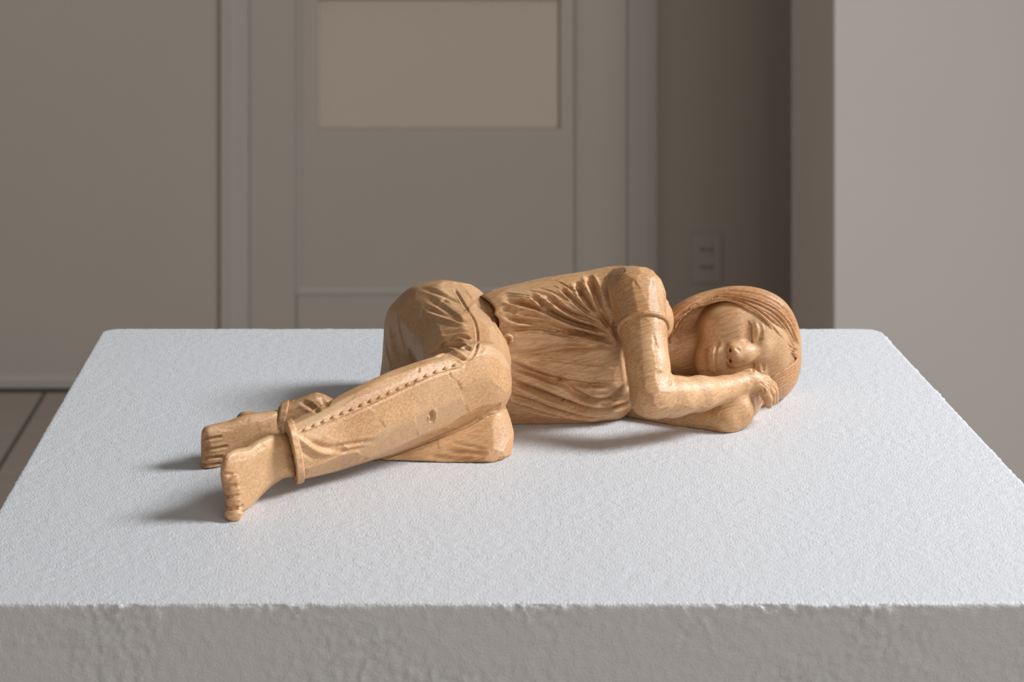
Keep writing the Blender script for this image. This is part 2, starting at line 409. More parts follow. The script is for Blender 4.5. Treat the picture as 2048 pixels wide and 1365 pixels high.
class Vol:
    def __init__(s, xs, ys, zs):
        s.ax = [axis(a) for a in (xs, ys, zs)]
        s.D = np.full([len(a) for a in s.ax], 40.0, np.float32)
    def box(s, lo, hi):
        sl = []
        for a, l, h in zip(s.ax, lo, hi):
            i0 = max(0, np.searchsorted(a, l) - 1); i1 = min(len(a), np.searchsorted(a, h) + 1)
            sl.append(slice(i0, max(i1, i0)))
        X = s.ax[0][sl[0]][:, None, None]; Y = s.ax[1][sl[1]][None, :, None]; Z = s.ax[2][sl[2]][None, None, :]
        return tuple(sl), X, Y, Z
    def put(s, sl, f, k=0.0, mode='add'):
        a = s.D[sl]
        if a.size == 0: return
        f = f.astype(np.float32)
        if mode == 'add':
            if k:
                h = np.clip(0.5 + 0.5 * (a - f) / k, 0, 1); s.D[sl] = a + (f - a) * h - k * h * (1 - h)
            else: s.D[sl] = np.minimum(a, f)
        else:                                      # cut
            f = -f
            if k:
                h = np.clip(0.5 - 0.5 * (a - f) / k, 0, 1); s.D[sl] = a + (f - a) * h + k * h * (1 - h)
            else: s.D[sl] = np.maximum(a, f)
    def cone(s, a, ra, b, rb, k=3.0, mode='add'):
        a = np.asarray(a, float); b = np.asarray(b, float)
        R = max(ra, rb) + k + 3
        sl, X, Y, Z = s.box(np.minimum(a, b) - R, np.maximum(a, b) + R)
        ab = b - a; L = max(ab @ ab, 1e-9)
        t = np.clip(((X - a[0]) * ab[0] + (Y - a[1]) * ab[1] + (Z - a[2]) * ab[2]) / L, 0, 1)
        f = np.sqrt((X - a[0] - t * ab[0]) ** 2 + (Y - a[1] - t * ab[1]) ** 2 + (Z - a[2] - t * ab[2]) ** 2) - (ra + (rb - ra) * t)
        s.put(sl, f, k, mode)
    def chain(s, pts, k=3.0, mode='add'):
        for (a, ra), (b, rb) in zip(pts[:-1], pts[1:]): s.cone(a, ra, b, rb, k, mode)
    def ball(s, c, r, k=3.0, mode='add', rot=None):
        """ellipsoid; rot: 3x3 columns = axes"""
        c = np.asarray(c, float); r = np.ones(3) * np.asarray(r, float)
        Rm = r.max() + k + 3
        sl, X, Y, Z = s.box(c - Rm, c + Rm)
        x, y, z = X - c[0], Y - c[1], Z - c[2]
        if rot is not None:
            R = np.asarray(rot, float)
            x, y, z = (x * R[0, i] + y * R[1, i] + z * R[2, i] for i in range(3))
        k0 = np.sqrt((x / r[0]) ** 2 + (y / r[1]) ** 2 + (z / r[2]) ** 2)
        k1 = np.sqrt((x / r[0] ** 2) ** 2 + (y / r[1] ** 2) ** 2 + (z / r[2] ** 2) ** 2)
        s.put(sl, k0 * (k0 - 1) / np.maximum(k1, 1e-6), k, mode)
    def puff(s, pts, yc, Tf, Tb, R=None, k=3.0, mode='add', pw=2.0, grow=0.0):
        """an outline puffed up about the sheet y = yc(u, v) with front and back half-thickness"""
        P = pts if isinstance(pts, Poly2) else Poly2(pts)
        ycf = yc if callable(yc) else (lambda u, v: yc + 0 * u)
        cu = np.array([(P.lo[0] + 60, P.lo[1] + 60), (P.hi[0] - 60, P.hi[1] - 60), (P.lo[0] + 60, P.hi[1] - 60), (P.hi[0] - 60, P.lo[1] + 60)])
        ycs = ycf(cu[:, 0], cu[:, 1])
        tf = Tf if not callable(Tf) else max(Tf(a, b) for a, b in cu); tb = Tb if not callable(Tb) else max(Tb(a, b) for a, b in cu)
        y0, y1 = ycs.min() - tf - 4, ycs.max() + tb + 4
        pts3 = np.array([S(a, b, y) for a, b in cu for y in (y0, y1)])
        sl, X, Y, Z = s.box(pts3.min(0) - 3, pts3.max(0) + 3)
        u = U0 + F * X / Y; v = V0 + F * (HMM - Z) / Y
        u = u + 0 * Z; v = v + 0 * X
        d = P(u, v) * (Y / F) - grow
        if R is None: R = P.depth * (0.5 * (y0 + y1)) / F * 0.95
        p = np.clip(d + R, 0, None)
        dy = Y - ycf(u, v)
        tfv = Tf(u, v) if callable(Tf) else Tf; tbv = Tb(u, v) if callable(Tb) else Tb
        Tt = np.where(dy < 0, tfv, tbv)
        q = np.abs(dy) * (R / Tt)
        f = ((p ** pw + q ** pw) ** (1 / pw) - R) * np.minimum(1.0, Tt / R)
        s.put(sl, f, k, mode)
    def halfspace(s, p, n, R, k=0.3):
        """cut away the side that n points to, within R of p"""
        p = np.asarray(p, float); n = np.asarray(n, float); n = n / np.linalg.norm(n)
        sl, X, Y, Z = s.box(p - R, p + R)
        f = (X - p[0]) * n[0] + (Y - p[1]) * n[1] + (Z - p[2]) * n[2]
        s.put(sl, np.maximum(-f, np.sqrt((X - p[0]) ** 2 + (Y - p[1]) ** 2 + (Z - p[2]) ** 2) - R), k, 'cut')
    def ground(s, z=0.15):
        s.D = np.maximum(s.D, (z - s.ax[2])[None, None, :])
    def mesh(s):
        D = s.D
        D[0], D[-1] = np.maximum(D[0], .05), np.maximum(D[-1], .05)
        D[:, 0], D[:, -1] = np.maximum(D[:, 0], .05), np.maximum(D[:, -1], .05)
        D[:, :, 0], D[:, :, -1] = np.maximum(D[:, :, 0], .05), np.maximum(D[:, :, -1], .05)
        I = D < 0
        B = I.view(np.uint8)
        c = B[:-1] + B[1:]; c = c[:, :-1] + c[:, 1:]; c = c[:, :, :-1] + c[:, :, 1:]
        act = (c > 0) & (c < 8)
        idx = np.argwhere(act)
        ids = np.full(act.shape, -1, np.int32); ids[act] = np.arange(len(idx))
        offs = [(a, b, d) for a in (0, 1) for b in (0, 1) for d in (0, 1)]
        g = np.stack([D[idx[:, 0] + o[0], idx[:, 1] + o[1], idx[:, 2] + o[2]] for o in offs], 1)
        acc = np.zeros((len(idx), 3)); cnt = np.zeros(len(idx))
        for i, a in enumerate(offs):
            for j, b in enumerate(offs):
                if j > i and sum(abs(p - q) for p, q in zip(a, b)) == 1:
                    mk = (g[:, i] < 0) != (g[:, j] < 0)
                    den = g[:, i] - g[:, j]
                    t = np.where(mk, g[:, i] / np.where(den == 0, 1, den), 0)
                    pos = np.array(a)[None] + t[:, None] * (np.array(b) - np.array(a))[None]
                    acc += pos * mk[:, None]; cnt += mk
        fr = idx + acc / cnt[:, None]
        V = np.stack([np.interp(fr[:, q], np.arange(len(s.ax[q])), s.ax[q]) for q in range(3)], 1)
        Qs = []
        for ax in range(3):
            sl0 = [slice(1, -1)] * 3; sl1 = [slice(1, -1)] * 3
            sl0[ax] = slice(0, -1); sl1[ax] = slice(1, None)
            e = I[tuple(sl0)] != I[tuple(sl1)]
            p = np.argwhere(e)
            off = np.ones(3, int); off[ax] = 0
            p = p + off
            inside = I[p[:, 0], p[:, 1], p[:, 2]]
            b1, b2 = [(1, 2), (2, 0), (0, 1)][ax]
            def cell(d1, d2):
                q = p.copy(); q[:, b1] += d1; q[:, b2] += d2
                return ids[q[:, 0], q[:, 1], q[:, 2]]
            quad = np.stack([cell(-1, -1), cell(0, -1), cell(0, 0), cell(-1, 0)], 1)
            quad[~inside] = quad[~inside][:, ::-1]
            Qs.append(quad)
        Q = np.concatenate(Qs)
        Q = Q[(Q >= 0).all(1)]
        return V, Q

def normals(V, Q):
    n = np.cross(V[Q[:, 2]] - V[Q[:, 0]], V[Q[:, 3]] - V[Q[:, 1]])
    out = np.zeros_like(V)
    for c in range(3):
        out[:, c] = sum(np.bincount(Q[:, k], n[:, c], len(V)) for k in range(4))
    return out / np.maximum(np.linalg.norm(out, axis=1, keepdims=True), 1e-12)

def relax(V, Q, it=1, f=0.5):
    for _ in range(it):
        acc = np.zeros_like(V); cnt = np.bincount(Q.ravel(), minlength=len(V)) * 2.0
        for k in range(4):
            for o in (1, 3):
                for c in range(3):
                    acc[:, c] += np.bincount(Q[:, k], V[Q[:, (k + o) % 4], c], len(V))
        V = V * (1 - f) + f * acc / np.maximum(cnt, 1)[:, None]
    return V

def chisel(V, Q, n, Lp=22.0, sn=0.45, strength=0.7, tone=0.35, limit=0.6, mask=None):
    """flat facets left by the gouge: cells of alike position and direction are pulled to their mean plane"""
    Nn = normals(V, Q)
    Fp = np.concatenate([V / Lp, Nn / sn], 1).astype(np.float32)
    cand = rng.choice(len(V), min(len(V), 4000), replace=False)
    seeds = [cand[0]]; d = ((Fp[cand] - Fp[seeds[0]]) ** 2).sum(1)
    while len(seeds) < n:                           # spread the seeds evenly
        k = cand[int(d.argmax())]; seeds.append(k)
        d = np.minimum(d, ((Fp[cand] - Fp[k]) ** 2).sum(1))
    C = Fp[seeds]; near = np.empty(len(V), np.int32)
    for it in range(2):
        cc = (C ** 2).sum(1)
        for i in range(0, len(V), 40000):
            near[i:i + 40000] = (cc[None] - 2 * Fp[i:i + 40000] @ C.T).argmin(1)
        cnt = np.maximum(np.bincount(near, minlength=n), 1)
        C = np.stack([np.bincount(near, Fp[:, q], n) / cnt for q in range(6)], 1).astype(np.float32)
    P0 = C[:, :3] * Lp; N0 = C[:, 3:] / np.maximum(np.linalg.norm(C[:, 3:], axis=1, keepdims=True), 1e-9)
    ns = N0[near]
    dd = ((V - P0[near]) * ns).sum(1)
    wgt = np.clip((ns * Nn).sum(1) * 2 - 0.9, 0, 1) * strength
    if mask is not None: wgt = wgt * mask(V)
    V2 = V - ns * (limit * np.tanh(dd / limit) * wgt)[:, None]
    tones = np.clip(rng.normal(0.15, 0.35, n), 0, 1) * tone
    return V2, tones[near]

def carve(V, Q, strokes):
    """strokes: (photo polyline, width mm, depth mm [+ cuts in, - raises], taper). Each is dropped onto the surface
    as a 3D curve first, then the surface is cut by its distance to that curve."""
    if not strokes: return V
    bvh = BVHTree.FromPolygons([tuple(p) for p in V], [tuple(q) for q in Q.tolist()])
    Nn = normals(V, Q)
    Uv = U0 + F * V[:, 0] / V[:, 1]; Vv = V0 + F * (HMM - V[:, 2]) / V[:, 1]
    disp = np.zeros(len(V))
    org = Vector((0, 0, HMM))
    for pts, wd, dp, tp in strokes:
        C = catmull(pts, False, 5) if len(pts) > 2 else np.asarray(pts, float)
        seg = np.linalg.norm(np.diff(C, axis=0), axis=1); L = np.concatenate([[0], np.cumsum(seg)])
        n = max(2, int(L[-1] / 5)); s = np.linspace(0, L[-1], n)
        C = np.stack([np.interp(s, L, C[:, 0]), np.interp(s, L, C[:, 1])], 1)
        P3 = []; T3 = []
        for c, sv in zip(C, s / max(L[-1], 1e-9)):
            dr = Vector(((c[0] - U0) / F, 1.0, -(c[1] - V0) / F)).normalized()
            hit = bvh.ray_cast(org, dr)
            if hit[0] is not None: P3.append(hit[0]); T3.append(sv)
        if len(P3) < 2: continue
        P3 = np.array(P3); T3 = np.array(T3)
        mg = wd * 2.6
        lo = P3.min(0) - mg; hi = P3.max(0) + mg
        sel = np.nonzero(((V > lo) & (V < hi)).all(1))[0]
        if len(sel) == 0: continue
        P = V[sel]; best = np.full(len(sel), 1e9); bt = np.zeros(len(sel))
        for a, b, ta, tb in zip(P3[:-1], P3[1:], T3[:-1], T3[1:]):
            ab = b - a; LL = ab @ ab
            if LL > 64: continue
            t = np.clip((P - a) @ ab / max(LL, 1e-9), 0, 1)
            d = ((P - a - t[:, None] * ab) ** 2).sum(1)
            m = d < best
            best[m] = d[m]; bt[m] = (ta + (tb - ta) * t)[m]
        d = np.sqrt(best)
        fade = np.ones(len(sel))
        if tp:
            fade = np.clip(np.minimum(bt, 1 - bt) / tp, 0, 1); fade = fade * fade * (3 - 2 * fade)
        # a gouge mark: V-ish cut with softly raised lips
        x = d / wd
        prof = np.exp(-x * x * 1.6) - 0.22 * np.exp(-((x - 1.5) ** 2) * 3)
        disp[sel] -= dp * prof * fade
    return V + Nn * disp[:, None]

def lerp_strokes(keys, n, wd, dp, tp=0.15, jit=2.0, vary=0.5, trim=0.25):
    """n strokes blended between successive key polylines"""
    K = []
    for k in keys:
        C = catmull(k, False, 6) if len(k) > 2 else np.asarray(k, float)
        L = np.concatenate([[0], np.cumsum(np.linalg.norm(np.diff(C, axis=0), axis=1))])
        s = np.linspace(0, L[-1], 9)
        K.append(np.stack([np.interp(s, L, C[:, 0]), np.interp(s, L, C[:, 1])], 1))
    K = np.array(K); out = []
    for i in range(n):
        t = (i + 0.5 * rng.random()) / max(n - 1, 1) * (len(K) - 1)
        t = min(t, len(K) - 1.001); a = int(t); f = t - a
        C = K[a] * (1 - f) + K[a + 1] * f
        C = C + np.cumsum(rng.normal(0, jit * 0.4, (9, 2)), 0) * 0.6
        s0, s1 = rng.uniform(0, trim), rng.uniform(1 - trim, 1.0)
        C = C[int(s0 * 8):int(math.ceil(s1 * 8)) + 1]
        out.append((C, wd * rng.uniform(1 - vary, 1 + vary), dp * rng.uniform(1 - vary, 1 + vary), tp))
    return out

# ------------------------------------------------------------------ the carved figure
ROOT = np.array([60.0, 1190.0, 0.0])
statue = bpy.data.objects.new('wooden_sculpture', None); COL.objects.link(statue)
statue.location = (ROOT[0] / 1000, ROOT[1] / 1000, ZP)
tag(statue, 'carved pale wooden figure of a girl asleep on her side on the white plinth', 'sculpture')

def part(name, V, Q, mat, parent=statue, tone=None):
    me = quads_mesh(name, (V - ROOT) / 1000.0, Q)
    if tone is not None:
        at = me.attributes.new('cut_tone', 'FLOAT', 'POINT'); at.data.foreach_set('value', tone.astype(np.float32))
    return link(name, me, mat, parent)

def lin(u0, y0, u1, y1):
    return lambda u, v: y0 + (np.clip(u, min(u0, u1) - 40, max(u0, u1) + 40) - u0) * ((y1 - y0) / (u1 - u0))

# ---- body: head, arms, hands, inner trunk, ankles, feet in one continuous skin
B = Vol([(-106, -52, .6), (-52, 118, 1.3), (118, 160, .6), (160, 228, .42)], [(1022, 1178, .75), (1178, 1250, .42), (1250, 1292, .9)], [(-0.6, 88, .5)])
# inner trunk and legs (under the clothes)
B.chain([(S(1290, 640, 1222), 16), (S(1120, 700, 1225), 17), (S(960, 690, 1240), 15), (S(880, 670, 1252), 17)], 6)
B.chain([(S(890, 650, 1245), 14), (S(950, 765, 1166), 10), (S(760, 836, 1120), 9), (S(600, 905, 1089), 8.6), (S(560, 917, 1083), 8.4)], 4)
B.chain([(S(890, 700, 1240), 12), (S(945, 874, 1172), 6), (S(760, 875, 1152), 7), (S(600, 850, 1149), 7.2), (S(540, 853, 1146), 7.2)], 4)
# front foot
FF = [(600, 872), (570, 869), (545, 868), (515, 880), (495, 893), (470, 897), (454, 905), (445, 917), (441, 935), (442, 960), (447, 985), (450, 1010), (453, 1024), (456, 1042), (465, 1048), (480, 1041), (498, 1022), (520, 995), (542, 974), (568, 957), (600, 948)]
B.puff(FF, lin(450, 1046, 600, 1088), 8, 9, R=8, k=2, pw=2.3)
for tu, tv, tz, tr in ((463, 960, 1043, 3.4), (466, 982, 1042, 3.4), (468, 1003, 1041, 3.4), (467, 1030, 1039.5, 3.8)):
    B.ball(S(tu, tv, tz), (tr + .6, tr, tr * .85), 0.8)
# rear foot
RF = [(560, 825), (520, 825), (495, 829), (476, 835), (455, 843), (430, 848), (411, 853), (403, 862), (401, 880), (401, 905), (402, 930), (409, 943), (440, 945), (475, 925), (520, 900), (560, 880)]
B.puff(RF, lin(405, 1126, 560, 1147), 9, 9, R=9, k=2, pw=2.3)
B.ball(S(497, 838, 1143), (6.0, 5, 4.0), 0.8)
# right (upper) arm and forearm
B.chain([(S(1272, 590, 1208), 13.5), (S(1286, 655, 1187), 12.3), (S(1297, 735, 1173), 11.1), (S(1303, 794, 1164), 10.7)], 3)
B.chain([(S(1303, 795, 1164), 10.6), (S(1350, 794, 1171), 10.0), (S(1400, 788, 1179), 8.9), (S(1450, 779, 1190), 6.7), (S(1480, 769, 1197), 5.9)], 3)
# right hand: back of the hand, five fingers closing over the lower arm
B.chain([(S(1484, 768, 1198), 5.9), (S(1500, 763, 1201), 6.2), (S(1514, 767, 1201), 5.6)], 2)
B.chain([(S(1512, 777, 1198), 3.2), (S(1529, 783, 1196), 2.8), (S(1536, 798, 1196), 2.5), (S(1537, 811, 1197), 1.9)], 1.2)
B.chain([(S(1512, 767, 1200), 3.2), (S(1534, 771, 1200), 2.5), (S(1544, 786, 1200), 2.1), (S(1546, 804, 1202), 1.7)], 0.7)
B.chain([(S(1510, 758, 1204), 3.0), (S(1536, 764, 1205), 2.2), (S(1549, 780, 1206), 1.9), (S(1552, 802, 1208), 1.6)], 0.7)
B.chain([(S(1508, 753, 1208), 2.8), (S(1533, 758, 1210), 2.0), (S(1548, 771, 1212), 1.7), (S(1553, 788, 1214), 1.5)], 0.7)
B.chain([(S(1490, 782, 1200), 3.0), (S(1506, 792, 1207), 2.5), (S(1518, 799, 1213), 2.0)], 1.0)
# left (lower) arm: upper arm along the plinth, elbow toward us, forearm folded back under the head
B.chain([(S(1275, 808, 1222), 9.5), (S(1360, 828, 1208), 9.0), (S(1448, 838, 1194), 8.6)], 3)
B.chain([(S(1452, 836, 1194), 8.6), (S(1468, 820, 1198), 10.0), (S(1488, 800, 1225), 9.0), (S(1510, 790, 1252), 7.0), (S(1545, 776, 1268), 6)], 4)
# neck and head
B.chain([(S(1310, 690, 1243), 13), (S(1400, 705, 1253), 14.5)], 5)
FP = [(1396, 748), (1390, 705), (1386, 662), (1400, 622), (1436, 594), (1480, 580), (1540, 590), (1588, 640), (1598, 700), (1590, 755), (1545, 798), (1460, 806), (1412, 788)]
B.puff(FP, 1253, 30.5, 24, R=28, k=7, pw=2.4)
B.ball(S(1411, 722, 1229), (5.5, 5.5, 9), 5)                 # chin
B.ball(S(1436, 719, 1227), (9, 7.0, 13), 6)                  # muzzle
B.ball(S(1462, 662, 1230), (14, 8.5, 12), 8)                 # cheek
B.ball(S(1534, 702, 1231.5), (10, 7, 13), 8)                   # forehead
B.cone(S(1529, 662, 1227), 2.8, S(1529, 690, 1223), 2.8, 5)  # brow
B.ball(S(1506, 668, 1217.5), (4.5, 5.5, 8.0), 4, 'cut')      # eye sockets, then lids
B.ball(S(1513, 740, 1217.5), (4.5, 5.5, 7.0), 4, 'cut')
B.ball(S(1511, 664, 1226.5), (5.0, 5.2, 8.0), 1.2)
B.ball(S(1518, 740, 1226.5), (5.0, 5.2, 7.0), 1.2)
# nose
B.chain([(S(1514, 704, 1223), 3.2), (S(1492, 708, 1219.6), 2.9), (S(1472, 712, 1215.8), 3.0)], 6)
B.ball(S(1476, 712, 1219.5), (5.5, 4, 6.0), 4)
B.ball(S(1467, 699.5, 1217.8), (3.2, 3.2, 2.8), 2.5)
B.ball(S(1468, 725, 1217.8), (3.2, 3.2, 2.8), 2.5)
B.cone(S(1457, 701, 1215), 1.2, S(1466, 702, 1218.5), 0.8, 0.8, 'cut')
B.cone(S(1457, 723, 1215), 1.2, S(1466, 722, 1218.5), 0.8, 0.8, 'cut')
# lips
B.chain([(S(1441, 694, 1222), 1.2), (S(1439, 706, 1220.4), 1.9), (S(1440, 719, 1219.8), 1.9), (S(1439, 732, 1220.6), 1.9), (S(1441, 744, 1222.5), 1.2)], 3)
B.chain([(S(1427, 697, 1222.5), 1.2), (S(1424, 708, 1221), 2.1), (S(1424, 721, 1220.4), 2.2), (S(1425, 733, 1221.2), 2.0), (S(1428, 744, 1223), 1.2)], 3)
B.ground()
Vb, Qb = B.mesh(); del B
Vb = relax(Vb, Qb, 1)
Vb, tb = chisel(Vb, Qb, 420, 26, 0.36, 0.5, 0.4, 0.5, mask=lambda P: np.where(P[:, 2] < 24, np.clip((178 - P[:, 0]) / 6, 0, 1), np.clip((156 - P[:, 0]) / 5, 0, 1)))
Vb = relax(Vb, Qb, 1)
face = [
 ([(1435, 690), (1431, 705), (1431, 720), (1431, 736), (1435, 750)], 0.8, 0.8, 0.2),           # mouth
 ([(1436, 687), (1433, 693)], 1.2, 0.8, 0),
 ([(1448, 716), (1454, 715)], 1.2, 0.5, 0.2),
 ([(1414, 704), (1412, 720), (1415, 738)], 1.8, 0.3, 0.3),                                        # under the lower lip
 ([(1494, 640), (1500, 652), (1501, 668), (1502, 680), (1506, 690)], 0.8, 1.0, 0.2),             # upper eye: lash line
 ([(1514, 640), (1521, 655), (1521, 672), (1514, 686)], 1.2, 0.7, 0.25),
 ([(1508, 726), (1505, 735), (1506, 746)], 0.8, 0.9, 0.2),                                        # lower eye
 ([(1524, 726), (1527, 736), (1524, 748)], 1.1, 0.7, 0.25),
 ([(1470, 696), (1476, 699), (1482, 704)], 1.0, 0.6, 0.3),
 ([(1468, 733), (1480, 728), (1490, 722)], 1.0, 0.7, 0.3),
]
toes = [([(396, 877), (420, 878), (446, 873)], 0.8, 1.6, 0.15), ([(396, 898), (422, 899), (458, 892)], 0.8, 1.6, 0.15), ([(396, 916), (422, 916), (450, 913)], 0.8, 1.6, 0.15), ([(398, 931), (422, 930), (446, 926)], 0.8, 1.6, 0.15),
 ([(425, 852), (445, 858), (470, 856)], 1.0, 0.4, 0.3),
 ([(440, 948), (462, 950), (480, 948)], 0.9, 0.8, 0.25), ([(440, 970), (462, 972), (482, 970)], 0.9, 0.9, 0.25), ([(442, 992), (462, 994), (484, 991)], 0.9, 0.9, 0.25), ([(446, 1018), (464, 1019), (490, 1012)], 1.0, 1.3, 0.25),
 ([(478, 842), (490, 845), (500, 838)], 1.0, 0.5, 0.3)]
hand = [([(1518, 764), (1534, 776), (1541, 790)], 0.6, 0.5, 0.3), ([(1520, 757), (1538, 766), (1548, 784)], 0.5, 0.4, 0.3), ([(1527, 776), (1529, 784), (1526, 790)], 0.6, 0.4, 0.2),
 ([(1340, 752), (1341, 765), (1338, 776)], 0.9, 0.5, 0.3)]
Vb = carve(Vb, Qb, face + toes + hand)
body = part('body', Vb, Qb, M_WOOD, tone=tb)

# ---- hair
HO = [(1325, 640), (1338, 620), (1380, 594), (1430, 578), (1475, 572), (1520, 577), (1560, 595), (1585, 624), (1600, 664), (1603, 700), (1601, 742), (1588, 775), (1562, 800), (1520, 803), (1450, 800), (1380, 780), (1335, 740), (1322, 690)]
HF = [(1300, 720), (1338, 694), (1345, 672), (1364, 636), (1390, 616), (1418, 607), (1450, 601), (1478, 611), (1494, 621), (1513, 630), (1531, 644), (1541, 662), (1549, 682), (1568, 702), (1594, 717), (1571, 737), (1545, 752), (1505, 780), (1450, 815), (1320, 810)]
H = Vol([(142, 230, .38)], [(1200, 1245, .38), (1245, 1295, .7)], [(-0.6, 70, .38)])
H.puff(HO, 1254, 33.5, 30, R=31, k=0, pw=2.5)
P_face = Poly2(HF, step=2.0, n=5, blur=0)
H.puff(P_face, 1195, 10, 47, R=3, k=1.2, mode='cut', pw=6)
H.ground()
Vh, Qh = H.mesh(); del H
Vh = relax(Vh, Qh, 2)
top_keys = [
 [(1599, 668), (1570, 609), (1518, 580), (1450, 576), (1388, 594), (1335, 626)],
 [(1601, 700), (1570, 634), (1515, 600), (1450, 588), (1395, 604), (1338, 645)],
 [(1600, 706), (1565, 650), (1515, 614), (1450, 595), (1392, 611), (1340, 660)],
 [(1598, 710), (1562, 664), (1525, 627), (1480, 602), (1432, 594), (1388, 608)],
]
side_keys = [
 [(1545, 650), (1556, 668), (1575, 690), (1600, 703)],
 [(1540, 664), (1550, 686), (1570, 703), (1598, 713)],
]
low_keys = [
 [(1600, 725), (1575, 742), (1545, 756)],
 [(1600, 745), (1575, 765), (1545, 780)],
 [(1590, 775), (1570, 790), (1545, 796)],
]
hs = lerp_strokes(top_keys, 18, 0.55, 1.05, 0.1, 0.9, 0.35, 0.1) + lerp_strokes(top_keys[:2], 6, 0.8, 1.0, 0.1, 0.9, 0.3, 0.2) + lerp_strokes(side_keys, 8, 0.55, 0.95, 0.15, 0.8, 0.3) + lerp_strokes(low_keys, 11, 0.5, 0.35, 0.15, 1.0, 0.4)
hs += lerp_strokes([[(1342, 640), (1346, 665), (1344, 690)], [(1420, 610), (1372, 640), (1352, 690)], [(1450, 606), (1400, 640), (1385, 680)]], 10, 0.6, 0.7, 0.15, 0.8, 0.4)
Vh = relax(carve(Vh, Qh, hs), Qh, 1, 0.4)
part('hair', Vh, Qh, M_HAIR)

# ---- shirt
SH = [(940, 640), (953, 600), (985, 581), (1040, 567), (1100, 554), (1160, 545), (1205, 537), (1250, 532), (1285, 534), (1310, 547), (1314, 580), (1306, 640), (1302, 720), (1290, 790), (1258, 826), (1235, 840), (1200, 849), (1130, 856), (1040, 858), (985, 850), (955, 800), (940, 720)]
SHv = Vol([(30, 146, .55)], [(1160, 1268, .6)], [(-0.6, 88, .5)])
ycs = lambda u, v: 1224 - (np.clip(v, 540, 860) - 700) * 0.05
SHv.puff(SH, ycs, 27, 26, R=30, k=0, pw=2.4)
SHv.chain([(S(1262, 588, 1212), 15.0), (S(1274, 592, 1204), 14.8), (S(1287, 656, 1186), 13.2)], 3)
ax_arm = S(1297, 735, 1173) - S(1276, 600, 1204)
SHv.halfspace(S(1287, 655, 1186), ax_arm, 17)
SHv.cone(S(1288, 665, 1184), 11.6, S(1297, 735, 1173), 11.6, 0.3, 'cut')
HEM = [(900, 540), (950, 570), (954, 588), (972, 599), (987, 611), (990, 620), (988, 630), (997, 640), (1000, 650), (998, 661), (1006, 676), (1012, 692), (1016, 730), (1010, 790), (1004, 830), (1000, 900), (900, 900)]
SHv.puff(Poly2(HEM, step=1.5, n=3, blur=0), 1220, 70, 70, R=2, k=0.8, mode='cut', pw=8)
SHv.ground()
Vs, Qs_ = SHv.mesh(); del SHv
Vs = relax(Vs, Qs_, 1)
Vs, ts = chisel(Vs, Qs_, 220, 16, 0.4, 0.75, 0.5, 0.5)
Vs = relax(Vs, Qs_, 1)
up_keys = [
 [(1228, 665), (1205, 615), (1185, 570), (1165, 548)],
 [(1228, 672), (1180, 615), (1130, 575), (1090, 560)],
 [(1230, 676), (1160, 630), (1080, 590), (1000, 578)],
 [(1232, 680), (1150, 645), (1060, 612), (985, 605)],
 [(1234, 684), (1150, 662), (1060, 640), (992, 640)],
 [(1236, 690), (1160, 676), (1080, 664), (1002, 668)],
]
lo_keys = [
 [(1240, 700), (1160, 690), (1080, 690), (1010, 700)],
 [(1248, 755), (1180, 750), (1090, 735), (1010, 715)],
 [(1255, 795), (1190, 800), (1100, 775), (1015, 730)],
 [(1255, 812), (1190, 822), (1100, 805), (1010, 770)],
 [(1245, 830), (1180, 838), (1090, 830), (1005, 805)],
]
ss = lerp_strokes(up_keys, 15, 0.6, 0.7, 0.15, 1.6, 0.45) + lerp_strokes(lo_keys, 15, 0.65, 0.6, 0.2, 1.8, 0.5)
big = [[(1059, 587), (1106, 624), (1153, 646), (1206, 665)], [(1000, 598), (1044, 607), (1090, 621), (1137, 643), (1215, 664)], [(1090, 590), (1137, 624), (1184, 643), (1217, 658)],
 [(1150, 562), (1169, 596), (1194, 627), (1217, 655)], [(1175, 549), (1194, 596), (1206, 627), (1222, 658)], [(1000, 630), (1044, 643), (1090, 649), (1137, 662), (1231, 684)], [(1012, 661), (1075, 656), (1122, 665), (1169, 668), (1234, 686)],
 [(1016, 734), (1050, 743), (1106, 759), (1169, 771), (1225, 770)], [(1016, 762), (1059, 777), (1106, 796), (1162, 818), (1200, 824), (1247, 812), (1268, 797)], [(1014, 790), (1060, 805), (1110, 822), (1165, 836), (1215, 836)],
 [(1100, 744), (1160, 790), (1205, 806), (1244, 780), (1262, 765)], [(1019, 715), (1075, 705), (1137, 696), (1230, 690)], [(1120, 575), (1160, 612), (1200, 642)]]
for b_, (w_, d_) in zip(big, [(1.5, 1.9), (1.7, 2.0), (1.5, 1.8), (1.8, 2.2), (2.0, 2.6), (1.7, 1.7), (1.6, 1.9), (2.0, 1.7), (1.9, 2.0), (1.6, 1.4), (2.0, 1.4), (2.0, 0.9), (1.2, 1.5)]):
    ss.append((b_, w_, d_, 0.15))
ss += [([(1205, 560), (1215, 600), (1230, 650), (1240, 690)], 2.2, 2.2, 0.2), ([(1185, 555), (1205, 600), (1225, 650)], 1.4, 1.4, 0.2),
       ([(1245, 690), (1255, 740), (1260, 790)], 2.0, 1.2, 0.25), ([(1003, 668), (1080, 664), (1150, 676), (1235, 694)], 1.8, 1.6, 0.15),
       ([(1012, 722), (1090, 755), (1180, 800), (1250, 798)], 1.8, 1.6, 0.15), ([(1012, 760), (1100, 795), (1180, 815), (1250, 812)], 1.6, 1.3, 0.15)]
